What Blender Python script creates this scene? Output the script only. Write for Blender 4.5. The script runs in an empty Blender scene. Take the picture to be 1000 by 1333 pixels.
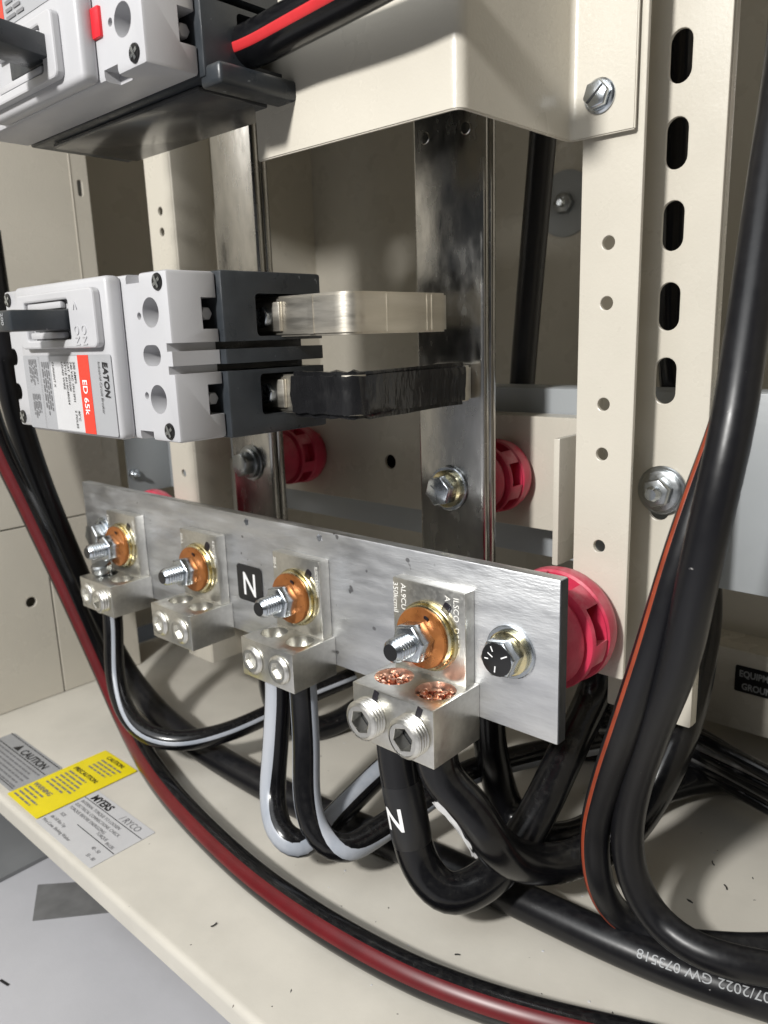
import bpy, bmesh, math, random
from mathutils import Vector, Matrix
random.seed(7)
S = bpy.context.scene
COL = S.collection
PI = math.pi

# ------------------------------------------------------------------ camera
cam = bpy.data.cameras.new('camera'); cam_o = bpy.data.objects.new('camera', cam); COL.objects.link(cam_o)
_right = Vector((0.74238482, 0.66921596, -0.0318555)); _down = Vector((0.12601006, -0.18617019, -0.97440347)); _fwd = Vector((-0.6580169, 0.71936823, -0.22253786))
_m = Matrix.Identity(4)
for i in range(3):
    _m[i][0] = _right[i]; _m[i][1] = -_down[i]; _m[i][2] = -_fwd[i]
cam_o.matrix_world = _m
cam.sensor_fit = 'VERTICAL'; cam.sensor_height = 24.0; cam.lens = 24.0*1010.445/1333.0
cam.clip_start = 0.01; cam.clip_end = 50
cam.dof.use_dof = True; cam.dof.focus_distance = 0.36; cam.dof.aperture_fstop = 9.0
S.camera = cam_o

# ------------------------------------------------------------------ light
W = bpy.data.worlds.new('World'); S.world = W; W.use_nodes = True
W.node_tree.nodes['Background'].inputs[0].default_value = (0.92, 0.96, 1.0, 1); W.node_tree.nodes['Background'].inputs[1].default_value = 0.04
def area(name, loc, target, size, power, color, shape='DISK'):
    l = bpy.data.lights.new(name, 'AREA'); l.shape = shape; l.size = size; l.energy = power; l.color = color
    o = bpy.data.objects.new(name, l); COL.objects.link(o); o.location = loc
    o.rotation_euler = (Vector(target)-Vector(loc)).to_track_quat('-Z', 'Y').to_euler(); return o
area('work_lamp', (-0.13, -0.60, 0.45), (-0.25, 0.30, -0.12), 0.09, 13.0, (1.0, 0.98, 0.945))
area('ceiling_lamp', (-0.35, -1.05, 1.35), (-0.30, 0.25, -0.2), 1.5, 18.0, (0.95, 0.98, 1.0), 'SQUARE')
S.view_settings.view_transform = 'Standard'; S.view_settings.look = 'None'; S.view_settings.exposure = 0.0; S.view_settings.gamma = 1.0
S.view_settings.use_curve_mapping = False
S.render.engine = 'CYCLES'; S.cycles.max_bounces = 8

# ------------------------------------------------------------------ materials
def mat(name, color, rough=0.5, metal=0.0, spec=0.5, var=0.0, vscale=40.0, vdetail=4.0, stretch=(1,1,1), rvar=0.0, bump=0.0, bscale=300.0, coat=0.0,
        color2=None, speck=None, speck_scale=180.0, speck_cut=0.74, alpha=None, dust=None, dust_amt=0.0, dscale=90.0):
    m = bpy.data.materials.new(name); m.use_nodes = True; n = m.node_tree.nodes; L = m.node_tree.links
    b = n['Principled BSDF']
    b.inputs['Roughness'].default_value = rough; b.inputs['Metallic'].default_value = metal
    b.inputs['Specular IOR Level'].default_value = spec; b.inputs['Coat Weight'].default_value = coat; b.inputs['Coat Roughness'].default_value = 0.12
    tc = n.new('ShaderNodeTexCoord'); mp = n.new('ShaderNodeMapping'); mp.inputs['Scale'].default_value = stretch
    L.new(tc.outputs['Object'], mp.inputs['Vector'])
    def noise(sc, det=4.0, vec=mp, ro=0.55):
        t = n.new('ShaderNodeTexNoise'); t.inputs['Scale'].default_value = sc; t.inputs['Detail'].default_value = det; t.inputs['Roughness'].default_value = ro
        L.new(vec.outputs[0] if vec is mp else vec.outputs['Object'], t.inputs['Vector']); return t
    def mix(fac, a, bb):
        x = n.new('ShaderNodeMix'); x.data_type = 'RGBA'
        L.new(fac, x.inputs[0])
        for v, s in ((a, x.inputs[6]), (bb, x.inputs[7])):
            if hasattr(v, 'links'): L.new(v, s)
            else: s.default_value = (*v, 1)
        return x.outputs[2]
    def ramp(src, lo, hi):
        r = n.new('ShaderNodeMapRange'); r.inputs['From Min'].default_value = lo; r.inputs['From Max'].default_value = hi
        L.new(src, r.inputs['Value']); return r.outputs[0]
    base = tuple(color); c_out = None
    if var > 0 or color2:
        c2 = color2 or tuple(max(0, c*(1-var)) for c in color)
        c_out = mix(ramp(noise(vscale, vdetail).outputs['Fac'], 0.36, 0.66), base, c2)
    if speck:
        c_out = mix(ramp(noise(speck_scale, 2.0, tc).outputs['Fac'], speck_cut, speck_cut+0.03), c_out or base, speck)
    if dust:
        g = n.new('ShaderNodeNewGeometry'); sx = n.new('ShaderNodeSeparateXYZ'); L.new(g.outputs['Normal'], sx.inputs[0])
        up = ramp(sx.outputs['Z'], 0.0, 0.9); dn = ramp(noise(dscale, 6.0, tc, 0.65).outputs['Fac'], 0.42, 0.75)
        mu = n.new('ShaderNodeMath'); mu.operation = 'MULTIPLY'; L.new(up, mu.inputs[0]); L.new(dn, mu.inputs[1])
        m2 = n.new('ShaderNodeMath'); m2.operation = 'MULTIPLY'; L.new(mu.outputs[0], m2.inputs[0]); m2.inputs[1].default_value = dust_amt
        c_out = mix(m2.outputs[0], c_out or base, dust)
    if c_out is not None: L.new(c_out, b.inputs['Base Color'])
    else: b.inputs['Base Color'].default_value = (*base, 1)
    if rvar > 0:
        r = n.new('ShaderNodeMapRange'); r.inputs['From Min'].default_value = 0.3; r.inputs['From Max'].default_value = 0.7
        r.inputs['To Min'].default_value = max(0.02, rough-rvar); r.inputs['To Max'].default_value = min(1, rough+rvar)
        L.new(noise(vscale*1.7, 5.0).outputs['Fac'], r.inputs['Value']); L.new(r.outputs[0], b.inputs['Roughness'])
    if bump > 0:
        bp = n.new('ShaderNodeBump'); bp.inputs['Strength'].default_value = bump; bp.inputs['Distance'].default_value = 0.001
        L.new(noise(bscale, 3.0).outputs['Fac'], bp.inputs['Height']); L.new(bp.outputs[0], b.inputs['Normal'])
    if alpha is not None: b.inputs['Alpha'].default_value = alpha
    return m

M = dict(
 cream=mat('cream_enamel', (0.58,0.545,0.47), 0.30, var=0.06, vscale=14, rvar=0.10, bump=0.10, bscale=650, speck=(0.28,0.25,0.2), speck_scale=260, speck_cut=0.80),
 cream_floor=mat('dusty_cream_enamel', (0.60,0.57,0.505), 0.42, var=0.11, vscale=22, vdetail=7, rvar=0.12, bump=0.05, bscale=420, speck=(0.16,0.14,0.12), speck_scale=330, speck_cut=0.765),
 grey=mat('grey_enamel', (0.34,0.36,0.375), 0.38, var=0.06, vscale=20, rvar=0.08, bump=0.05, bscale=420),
 darkfloor=mat('dark_grey_floor_strip', (0.19,0.195,0.20), 0.5, var=0.2, vscale=12, rvar=0.1),  # darker grey than the ground, for the strip laid over it
 ground=mat('grey_floor_paint', (0.47,0.47,0.495), 0.5, var=0.14, vscale=9, vdetail=8, rvar=0.12, bump=0.1, bscale=200, speck=(0.12,0.12,0.12), speck_scale=240, speck_cut=0.79),
 tapegrey=mat('grey_patch', (0.17,0.17,0.17), 0.45, var=0.25, vscale=60, rvar=0.1),
 white=mat('white_moulded_plastic', (0.45,0.45,0.465), 0.34, var=0.03, vscale=30, bump=0.04, bscale=900, rvar=0.05, dust=(0.42,0.41,0.38), dust_amt=0.3, dscale=60),
 dark=mat('charcoal_plastic', (0.029,0.034,0.040), 0.36, var=0.25, vscale=70, rvar=0.12, bump=0.06, bscale=900, speck=(0.20,0.21,0.22), speck_scale=230, speck_cut=0.725, dust=(0.16,0.16,0.15), dust_amt=0.6, dscale=60),
 smoked=mat('smoked_glossy_plastic', (0.065,0.066,0.068), 0.17, var=0.2, vscale=40, rvar=0.06, spec=0.5),
 black=mat('black_plastic', (0.012,0.012,0.014), 0.35, var=0.2, vscale=80),
 hole=mat('recess_shade_black', (0.01,0.011,0.013), 0.5),  # near-black colour stands in for the shade inside holes and slots
 alu=mat('brushed_aluminium', (0.80,0.81,0.825), 0.47, 1.0, color2=(0.60,0.61,0.63), vscale=75, vdetail=14, stretch=(0.30,1,1.3), rvar=0.10, bump=0.16, bscale=700, speck=(0.30,0.30,0.31), speck_scale=120, speck_cut=0.72),
 alu_edge=mat('dull_dark_cut_edge', (0.055,0.058,0.065), 0.5, 0.6, var=0.4, vscale=120),
 tin=mat('tin_plated_aluminium', (0.76,0.75,0.71), 0.34, 1.0, color2=(0.68,0.67,0.63), vscale=320, vdetail=6, rvar=0.05, bump=0.05, bscale=1400),
 bus=mat('tin_plated_copper_bus', (0.52,0.51,0.49), 0.23, 1.0, color2=(0.40,0.395,0.38), vscale=90, vdetail=9, stretch=(1,1,0.4), rvar=0.09, bump=0.03, bscale=420),
 bus_edge=mat('bright_bus_edge', (0.80,0.76,0.66), 0.16, 1.0, var=0.3, vscale=80, stretch=(1,1,0.1)),
 stab=mat('worn_plated_copper', (0.74,0.70,0.62), 0.42, 1.0, color2=(0.58,0.54,0.46), vscale=45, vdetail=8, stretch=(0.3,0.3,2.5), rvar=0.10, bump=0.06, bscale=300),
 zinc=mat('zinc_plated_steel', (0.62,0.66,0.70), 0.24, 1.0, color2=(0.54,0.58,0.62), vscale=200, rvar=0.06),
 zinc_dull=mat('dull_zinc_plated_steel', (0.42,0.44,0.45), 0.32, 1.0, color2=(0.36,0.375,0.385), vscale=200, rvar=0.06),
 gold=mat('yellow_chromate_steel', (0.78,0.66,0.36), 0.24, 1.0, color2=(0.60,0.56,0.40), vscale=160, rvar=0.1),
 orange=mat('orange_bronze_washer', (0.46,0.175,0.050), 0.34, 0.6, color2=(0.34,0.12,0.035), vscale=140, rvar=0.12),
 copper=mat('bright_copper', (0.95,0.58,0.44), 0.30, 1.0, color2=(0.68,0.32,0.22), vscale=400, rvar=0.12),
 red=mat('red_polyester_insulator', (0.60,0.038,0.090), 0.44, color2=(0.46,0.024,0.062), vscale=60, rvar=0.1, bump=0.1, bscale=500, dust=(0.60,0.30,0.31), dust_amt=0.8, dscale=80),
 cable=mat('black_cable_jacket', (0.005,0.005,0.006), 0.20, spec=0.40, rvar=0.03, vscale=90, bump=0.03, bscale=150, dust=(0.10,0.098,0.092), dust_amt=0.16, dscale=300, speck=(0.25,0.24,0.22), speck_scale=420, speck_cut=0.78),
 cable_matt=mat('matt_black_cable_jacket', (0.0065,0.0065,0.008), 0.34, spec=0.36, rvar=0.04, vscale=90, bump=0.04, bscale=150, dust=(0.09,0.09,0.09), dust_amt=0.14, dscale=300, speck=(0.30,0.29,0.28), speck_scale=420, speck_cut=0.77),
 stripe_red=mat('red_stripe', (0.12,0.005,0.008), 0.36, var=0.2, vscale=70),
 stripe_bright=mat('bright_red_stripe', (0.55,0.03,0.035), 0.36, var=0.15, vscale=70),
 stripe_orange=mat('orange_red_stripe', (0.30,0.050,0.020), 0.42, var=0.3, vscale=70),
 stripe_white=mat('grey_white_stripe', (0.42,0.44,0.48), 0.34, color2=(0.30,0.33,0.38), vscale=50, rvar=0.08, stretch=(1,1,0.2)),
 tape=mat('black_vinyl_tape', (0.010,0.010,0.011), 0.24, var=0.2, vscale=90, rvar=0.10, bump=0.9, bscale=120, stretch=(1,1,0.35), dust=(0.2,0.2,0.19), dust_amt=0.35, dscale=60),
 label_black=mat('black_sticker', (0.012,0.012,0.013), 0.30),
 ink_white=mat('white_print', (0.82,0.82,0.82), 0.5),
 ink_grey=mat('grey_print', (0.32,0.33,0.34), 0.5),
 ink_black=mat('black_print', (0.012,0.012,0.014), 0.5),
 ink_faint=mat('faded_print', (0.17,0.17,0.18), 0.5),
 emboss=mat('stamped_letters', (0.85,0.84,0.80), 0.5, 0.0),
 marker=mat('black_marker_ink', (0.012,0.010,0.016), 0.32),
 lab_grey=mat('grey_label_paper', (0.34,0.345,0.36), 0.40, var=0.05, vscale=60),
 lab_white=mat('white_label_paper', (0.54,0.54,0.55), 0.36, var=0.05, vscale=60),
 lab_silver=mat('silver_sticker', (0.33,0.335,0.345), 0.34, var=0.1, vscale=60),
 lab_yellow=mat('yellow_sticker', (0.80,0.66,0.010), 0.34, var=0.08, vscale=60),
 lab_red=mat('red_label_band', (0.72,0.045,0.025), 0.36),
 red_plastic=mat('red_plastic_button', (0.66,0.02,0.03), 0.35),
 sleeve_white=mat('torn_white_tag', (0.6,0.6,0.6), 0.3, var=0.2, vscale=150),
 steel_wire=mat('bare_grey_wire', (0.25,0.25,0.25), 0.4, 0.6, var=0.3, vscale=200),
)

# ------------------------------------------------------------------ helpers
def origin_of(o):
    v = Vector((0,0,0))
    while o is not None:
        v += o.location; o = o.parent
    return v
def thing(name, label, cat, loc, group=None):
    o = bpy.data.objects.new(name, None); COL.objects.link(o); o.location = loc; o.empty_display_size = 0.01
    o['label'] = label; o['category'] = cat
    if group: o['group'] = group
    return o
def tag(o, label, cat, group=None):
    o['label'] = label; o['category'] = cat
    if group: o['group'] = group
    return o
PLATES = set()
def obj(name, bm, material, parent=None, smooth=35, kind=None, label=None):
    """bm holds world coordinates; becomes ONE mesh object under parent (or top level, origin at its base)."""
    if id(bm) in PLATES and smooth is not None: smooth = 12      # flat plates: keep the broad faces flat
    PLATES.discard(id(bm))
    if parent is None:
        lo = Vector((min(v.co[i] for v in bm.verts) for i in range(3))); hi = Vector((max(v.co[i] for v in bm.verts) for i in range(3)))
        org = Vector(((lo.x+hi.x)/2, (lo.y+hi.y)/2, lo.z)); loc = org
    else:
        org = origin_of(parent); loc = Vector((0,0,0))
    bmesh.ops.translate(bm, verts=bm.verts, vec=-org)
    me = bpy.data.meshes.new(name); bm.to_mesh(me); bm.free()
    mats = material if isinstance(material, (list, tuple)) else [material]
    for k in mats: me.materials.append(M[k])
    if smooth is not None:
        me.polygons.foreach_set('use_smooth', [True]*len(me.polygons)); me.set_sharp_from_angle(angle=math.radians(smooth))
    o = bpy.data.objects.new(name, me); COL.objects.link(o); o.location = loc
    if parent is not None: o.parent = parent
    if kind: o['kind'] = kind
    if label: o['label'] = label
    return o
def structure(name, bm, material, label=None):
    o = obj(name, bm, material); o['kind'] = 'structure'
    if label: o['label'] = label
    return o
def nb(): return bmesh.new()
def merge(a, b):
    me = bpy.data.meshes.new('t'); b.to_mesh(me); b.free(); a.from_mesh(me); bpy.data.meshes.remove(me); return a
def box(x0, x1, y0, y1, z0, z1, bev=0.0, seg=2):
    bm = nb(); r = bmesh.ops.create_cube(bm, size=1.0)
    for v in bm.verts: v.co = Vector(((x0+x1)/2+v.co.x*(x1-x0), (y0+y1)/2+v.co.y*(y1-y0), (z0+z1)/2+v.co.z*(z1-z0)))
    if bev > 0: bmesh.ops.bevel(bm, geom=list(bm.edges), offset=bev, segments=seg, affect='EDGES', profile=0.5)
    return bm
def boxes(*bs):
    a = nb()
    for b in bs: merge(a, box(*b))
    return a
def frame(axis):
    """axis -> (u, v, n): a right-handed frame with n along axis."""
    n = Vector(axis).normalized(); up = Vector((0,0,1)) if abs(n.z) < 0.9 else Vector((0,1,0))
    u = up.cross(n).normalized(); return u, n.cross(u), n
def lathe(profile, origin, axis, seg=32, cap=True):
    """profile: (distance along axis, radius)."""
    u, v, n = frame(axis); o = Vector(origin); bm = nb(); rings = []
    for d, r in profile:
        if r < 1e-7: rings.append([bm.verts.new(o+n*d)])
        else: rings.append([bm.verts.new(o+n*d+(u*math.cos(2*PI*k/seg)+v*math.sin(2*PI*k/seg))*r) for k in range(seg)])
    for a, b in zip(rings, rings[1:]):
        for k in range(seg):
            q = [a[k % len(a)], a[(k+1) % len(a)], b[(k+1) % len(b)], b[k % len(b)]]
            f = []
            for x in q:
                if x not in f: f.append(x)
            if len(f) > 2: bm.faces.new(f)
    if cap:
        for r in (rings[0], rings[-1]):
            if len(r) > 2: bm.faces.new(r)
    bmesh.ops.recalc_face_normals(bm, faces=bm.faces)
    return bm
def cyl(p, axis, r, length, seg=32, ch=0.0):
    if ch > 0: return lathe([(0, r-ch), (ch, r), (length-ch, r), (length, r-ch)], p, axis, seg)
    return lathe([(0, r), (length, r)], p, axis, seg)
def hexa(p, axis, af, length, ch=0.0008, rot=0.0):
    """hex prism with a chamfered outer end, af = across flats."""
    u, v, n = frame(axis); o = Vector(p); bm = nb(); R = af/math.sqrt(3); rings = []
    for d, s in ((0, 1.0), (length-ch, 1.0), (length, 0.90)):
        rings.append([bm.verts.new(o+n*d+(u*math.cos(rot+PI*k/3)+v*math.sin(rot+PI*k/3))*R*s) for k in range(6)])
    for a, b in zip(rings, rings[1:]):
        for k in range(6): bm.faces.new((a[k], a[(k+1)%6], b[(k+1)%6], b[k]))
    bm.faces.new(rings[0]); bm.faces.new(rings[-1]); bmesh.ops.recalc_face_normals(bm, faces=bm.faces)
    bmesh.ops.bevel(bm, geom=list(bm.edges), offset=0.0002, segments=1, affect='EDGES')
    return bm
def thread(p, axis, r, length, pitch=0.0016, tip=0.0015, seg=28):
    pr = []; d = 0.0
    while d < length-tip-pitch:
        pr += [(d, r*0.88), (d+pitch*0.35, r), (d+pitch*0.6, r), (d+pitch*0.95, r*0.88)]; d += pitch
    pr += [(length-tip, r*0.95), (length, r*0.70)]
    return lathe(pr, p, axis, seg)
def circle_pts(cx, cy, r, n=24): return [(cx+r*math.cos(2*PI*k/n), cy+r*math.sin(2*PI*k/n)) for k in range(n)]
def slot_pts(cx, cy, w, h, n=10):
    r = w/2; q = []
    for k in range(n+1): a = PI*k/n; q.append((cx+r*math.cos(a), cy+h/2-r+r*math.sin(a)))
    for k in range(n+1): a = PI+PI*k/n; q.append((cx+r*math.cos(a), cy-h/2+r+r*math.sin(a)))
    return q
def rrect(x0, x1, y0, y1, r, n=5):
    q = []
    for cx, cy, a0 in ((x1-r, y1-r, 0), (x0+r, y1-r, PI/2), (x0+r, y0+r, PI), (x1-r, y0+r, 1.5*PI)):
        for k in range(n+1): a = a0+PI/2*k/n; q.append((cx+r*math.cos(a), cy+r*math.sin(a)))
    return q
def curve_mesh(cu):
    o = bpy.data.objects.new('t', cu); COL.objects.link(o); bpy.context.view_layer.update()
    me = bpy.data.meshes.new_from_object(o.evaluated_get(bpy.context.evaluated_depsgraph_get()))
    bpy.data.objects.remove(o); bpy.data.curves.remove(cu)
    bm = nb(); bm.from_mesh(me); bpy.data.meshes.remove(me); return bm
def plate(outlines, thick, origin, u, v, bev=0.0):
    """flat plate with holes: outlines[0] is the rim, the others are holes; u, v span it; thickness centred on origin."""
    cu = bpy.data.curves.new('t', 'CURVE'); cu.dimensions = '2D'; cu.fill_mode = 'BOTH'; cu.extrude = max(1e-6, thick/2-bev); cu.bevel_depth = bev; cu.bevel_resolution = 1; cu.offset = -bev
    for q in outlines:
        s = cu.splines.new('POLY'); s.points.add(len(q)-1); s.use_cyclic_u = True
        for k, (a, b) in enumerate(q): s.points[k].co = (a, b, 0, 1)
    bm = curve_mesh(cu); bmesh.ops.remove_doubles(bm, verts=bm.verts, dist=1e-6)
    u = Vector(u); v = Vector(v); n = u.cross(v); o = Vector(origin)
    for w in bm.verts: w.co = o+u*w.co.x+v*w.co.y+n*w.co.z
    PLATES.add(id(bm)); return bm
def text_bm(s, size, bold=0.0, align='LEFT', depth=0.0, sx=1.0, shear=0.0, spacing=1.0):
    cu = bpy.data.curves.new('t', 'FONT'); cu.body = s; cu.size = size; cu.offset = bold*size; cu.align_x = align; cu.extrude = depth; cu.shear = shear; cu.resolution_u = 3; cu.space_character = spacing
    bm = curve_mesh(cu)
    if sx != 1.0:
        for w in bm.verts: w.co.x *= sx
    return bm
def text_at(s, size, origin, u, v, **k):
    bm = text_bm(s, size, **k); u = Vector(u); v = Vector(v); n = u.cross(v); o = Vector(origin)
    for w in bm.verts: w.co = o+u*w.co.x+v*w.co.y+n*w.co.z
    return bm
def bars(rows, origin, u, v, lift=0.0):
    """fine print too small to read: short word-length strokes. rows: (x0, x1, y, h)."""
    u = Vector(u); v = Vector(v); n = u.cross(v); o = Vector(origin)+n*lift; bm = nb()
    for x0, x1, y, h in rows:
        x = x0
        while x < x1:
            w = min(random.uniform(1.2, 4.2)*h, x1-x)
            bm.faces.new([bm.verts.new(o+u*a+v*b) for a, b in ((x, y), (x+w, y), (x+w, y+h*0.62), (x, y+h*0.62))])
            x += w+h*0.55
    return bm
def fillet(path, r, n=6):
    out = [Vector(path[0])]
    for a, b, c in zip(path, path[1:], path[2:]):
        a, b, c = Vector(a), Vector(b), Vector(c); d1 = (a-b).normalized(); d2 = (c-b).normalized()
        ang = d1.angle(d2); t = min(r/math.tan(ang/2), (a-b).length*0.49, (c-b).length*0.49)
        p, q = b+d1*t, b+d2*t
        for k in range(n+1):
            s = k/n; out.append((p*(1-s)+b*s)*(1-s)+(b*(1-s)+q*s)*s)
    out.append(Vector(path[-1])); return out
def folded(path, thick, r, z0, z1, bev=0.0004):
    """sheet or bar folded along a plan path (x, y), standing from z0 to z1."""
    P = [Vector((p[0], p[1])) for p in fillet([Vector((a, b, 0)) for a, b in path], r)]
    Lq, Rq = [], []
    for i, p in enumerate(P):
        t = (P[min(i+1, len(P)-1)]-P[max(i-1, 0)]).normalized(); nn = Vector((-t.y, t.x))*thick/2
        Lq.append(p+nn); Rq.append(p-nn)
    ring = Lq+Rq[::-1]; bm = nb()
    lo = [bm.verts.new((q.x, q.y, z0)) for q in ring]; hi = [bm.verts.new((q.x, q.y, z1)) for q in ring]
    N = len(ring); h = len(Lq)
    for k in range(N): bm.faces.new((lo[k], lo[(k+1)%N], hi[(k+1)%N], hi[k]))
    for k in range(h-1):
        for s in (lo, hi): bm.faces.new((s[k], s[k+1], s[N-2-k], s[N-1-k]))
    bmesh.ops.recalc_face_normals(bm, faces=bm.faces)
    if bev > 0:
        es = [e for e in bm.edges if len(e.link_faces) == 2 and e.calc_face_angle() > 0.9]
        bmesh.ops.bevel(bm, geom=es, offset=bev, segments=2, affect='EDGES')
    return bm
def boolean(bm, cutters, op='DIFFERENCE'):
    def tmp(b):
        me = bpy.data.meshes.new('t'); b.to_mesh(me); b.free(); o = bpy.data.objects.new('t', me); COL.objects.link(o); return o
    a = tmp(bm); cs = [tmp(c) for c in cutters]
    for c in cs:
        md = a.modifiers.new('b', 'BOOLEAN'); md.operation = op; md.object = c; md.solver = 'EXACT'
    bpy.context.view_layer.update()
    me = bpy.data.meshes.new_from_object(a.evaluated_get(bpy.context.evaluated_depsgraph_get()))
    out = nb(); out.from_mesh(me); bpy.data.meshes.remove(me)
    for o in [a]+cs:
        d = o.data; bpy.data.objects.remove(o); bpy.data.meshes.remove(d)
    return out
def spline(pts, step=0.004):
    P = [Vector(p) for p in pts]; P = [P[0]*2-P[1]]+P+[P[-1]*2-P[-2]]; out = []
    for i in range(1, len(P)-2):
        p0, p1, p2, p3 = P[i-1:i+3]
        # centripetal Catmull-Rom
        def tj(t, a, b): return t+max(1e-6, (b-a).length)**0.5
        t0 = 0.0; t1 = tj(t0, p0, p1); t2 = tj(t1, p1, p2); t3 = tj(t2, p2, p3)
        n = max(2, int((p2-p1).length/step))
        for k in range(n):
            t = t1+(t2-t1)*k/n
            a1 = p0*((t1-t)/(t1-t0))+p1*((t-t0)/(t1-t0)); a2 = p1*((t2-t)/(t2-t1))+p2*((t-t1)/(t2-t1)); a3 = p2*((t3-t)/(t3-t2))+p3*((t-t2)/(t3-t2))
            b1 = a1*((t2-t)/(t2-t0))+a2*((t-t0)/(t2-t0)); b2 = a2*((t3-t)/(t3-t1))+a3*((t-t1)/(t3-t1))
            out.append(b1*((t2-t)/(t2-t1))+b2*((t-t1)/(t2-t1)))
    out.append(P[-2])
    for _ in range(6): out = [out[0]]+[(a+b*2+c)/4 for a, b, c in zip(out, out[1:], out[2:])]+[out[-1]]
    return out
class Tube:
    """a cable: path, radius, and a reference direction (per path fraction) for stripes and print."""
    def __init__(s, pts, r, ref=((0, (0,0,1)),), step=0.004):
        s.P = spline(pts, step); s.r = r; n = len(s.P); s.T = []
        for i in range(n): s.T.append((s.P[min(i+1, n-1)]-s.P[max(i-1, 0)]).normalized())
        d = [0.0]
        for a, b in zip(s.P, s.P[1:]): d.append(d[-1]+(b-a).length)
        s.d = d; s.len = d[-1]; s.U = []
        for i in range(n):
            f = d[i]/s.len; ref2 = list(ref)
            if f <= ref2[0][0]: w = Vector(ref2[0][1])
            elif f >= ref2[-1][0]: w = Vector(ref2[-1][1])
            else:
                for (fa, va), (fb, vb) in zip(ref2, ref2[1:]):
                    if fa <= f <= fb: w = Vector(va).lerp(Vector(vb), (f-fa)/(fb-fa)); break
            w = w-s.T[i]*w.dot(s.T[i])
            if w.length < 1e-4: w = s.U[-1] if s.U else Vector((1,0,0))
            s.U.append(w.normalized())
        for _ in range(8): s.U = [s.U[0]]+[(a+b*2+c).normalized() for a, b, c in zip(s.U, s.U[1:], s.U[2:])]+[s.U[-1]]
        s.V = [t.cross(u).normalized() for t, u in zip(s.T, s.U)]
    def pt(s, i, a, r): return s.P[i]+(s.U[i]*math.cos(a)+s.V[i]*math.sin(a))*r
    def mesh(s, seg=24):
        bm = nb(); rings = [[bm.verts.new(s.pt(i, 2*PI*k/seg, s.r)) for k in range(seg)] for i in range(len(s.P))]
        for a, b in zip(rings, rings[1:]):
            for k in range(seg): bm.faces.new((a[k], a[(k+1)%seg], b[(k+1)%seg], b[k]))
        bm.faces.new(rings[0][::-1]); bm.faces.new(rings[-1]); return bm
    def band(s, a0, a1, lift=0.00012, f0=0.0, f1=1.0, seg=8, thick=None):
        """shell lying on the jacket between two angles and two path fractions."""
        bm = nb(); idx = [i for i in range(len(s.P)) if f0 <= s.d[i]/s.len <= f1]
        rr = s.r+lift; rows = [[bm.verts.new(s.pt(i, a0+(a1-a0)*k/seg, rr if 0 < k < seg else s.r-0.00005)) for k in range(seg+1)] for i in idx]
        for a, b in zip(rows, rows[1:]):
            for k in range(seg): bm.faces.new((a[k], a[k+1], b[k+1], b[k]))
        return bm
    def sleeve(s, f0, f1, lift=0.0003, seg=24):
        bm = nb(); idx = [i for i in range(len(s.P)) if f0 <= s.d[i]/s.len <= f1]
        rings = [[bm.verts.new(s.pt(i, 2*PI*k/seg, s.r+(lift if 0 < j < len(idx)-1 else -0.00005))) for k in range(seg)] for j, i in enumerate(idx)]
        for a, b in zip(rings, rings[1:]):
            for k in range(seg): bm.faces.new((a[k], a[(k+1)%seg], b[(k+1)%seg], b[k]))
        return bm
    def text(s, txt, size, f, ang, lift=0.0004, along=1, bold=0.0, sx=1.0, rot=0):
        """print wrapped on the jacket: letters run along the path (rot 0) or round the jacket (rot 1)."""
        bm = text_bm(txt, size, bold=bold, sx=sx, align='CENTER')
        for _ in range(1): bmesh.ops.subdivide_edges(bm, edges=[e for e in bm.edges if e.calc_length() > size*0.3], cuts=2)
        bmesh.ops.triangulate(bm, faces=bm.faces)
        for w in bm.verts:
            x, y = w.co.x, w.co.y-size*0.35
            if rot: x, y = y, -x
            dd = f*s.len+along*x; aa = ang-along*y/s.r
            i = max(0, min(len(s.d)-2, next((k for k in range(len(s.d)-1) if s.d[k+1] >= dd), len(s.d)-2)))
            q = (dd-s.d[i])/(s.d[i+1]-s.d[i]); r = s.r+lift
            w.co = s.pt(i, aa, r).lerp(s.pt(i+1, aa, r), q)
        return bm
XA, YA, ZA = Vector((1,0,0)), Vector((0,1,0)), Vector((0,0,1))
FRONT = (0,-1,0)
FZ = -0.303          # cabinet floor pan
GZ = -0.372          # room floor below it

# ================================================================== setting
structure('ground', box(-3, 2.5, -2.5, 1.2, GZ-0.02, GZ), 'ground')
structure('cabinet_floor', merge(folded([(0.172+0.0, FZ-0.0135), (0.172, FZ-0.001), (0.70, FZ-0.001)], 0.002, 0.003, 0, 1), nb()), 'cream_floor')
o = bpy.data.objects['cabinet_floor']          # the pan: a folded sheet with a turned-down front lip, running along x
me = o.data; off = o.location.copy(); o.location = (0,0,0)
for v in me.vertices:
    w = v.co+off; v.co = (-0.70+w.z*0.95, w.x, w.y)
bmx = nb(); bmx.from_mesh(me); bmesh.ops.recalc_face_normals(bmx, faces=bmx.faces); bmx.to_mesh(me); bmx.free()
structure('back_wall', box(-0.80, 0.30, 0.70, 0.702, FZ, 0.455), 'cream')
structure('back_wall_lower', box(-0.742, 0.20, 0.53, 0.532, FZ, -0.125), 'cream')
structure('floor_dark_strip', box(-1.2, -0.5340, -0.6, 0.9, GZ+0.0002, GZ+0.003), 'darkfloor')  # thin darker grey sheet laid over part of the room floor
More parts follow.
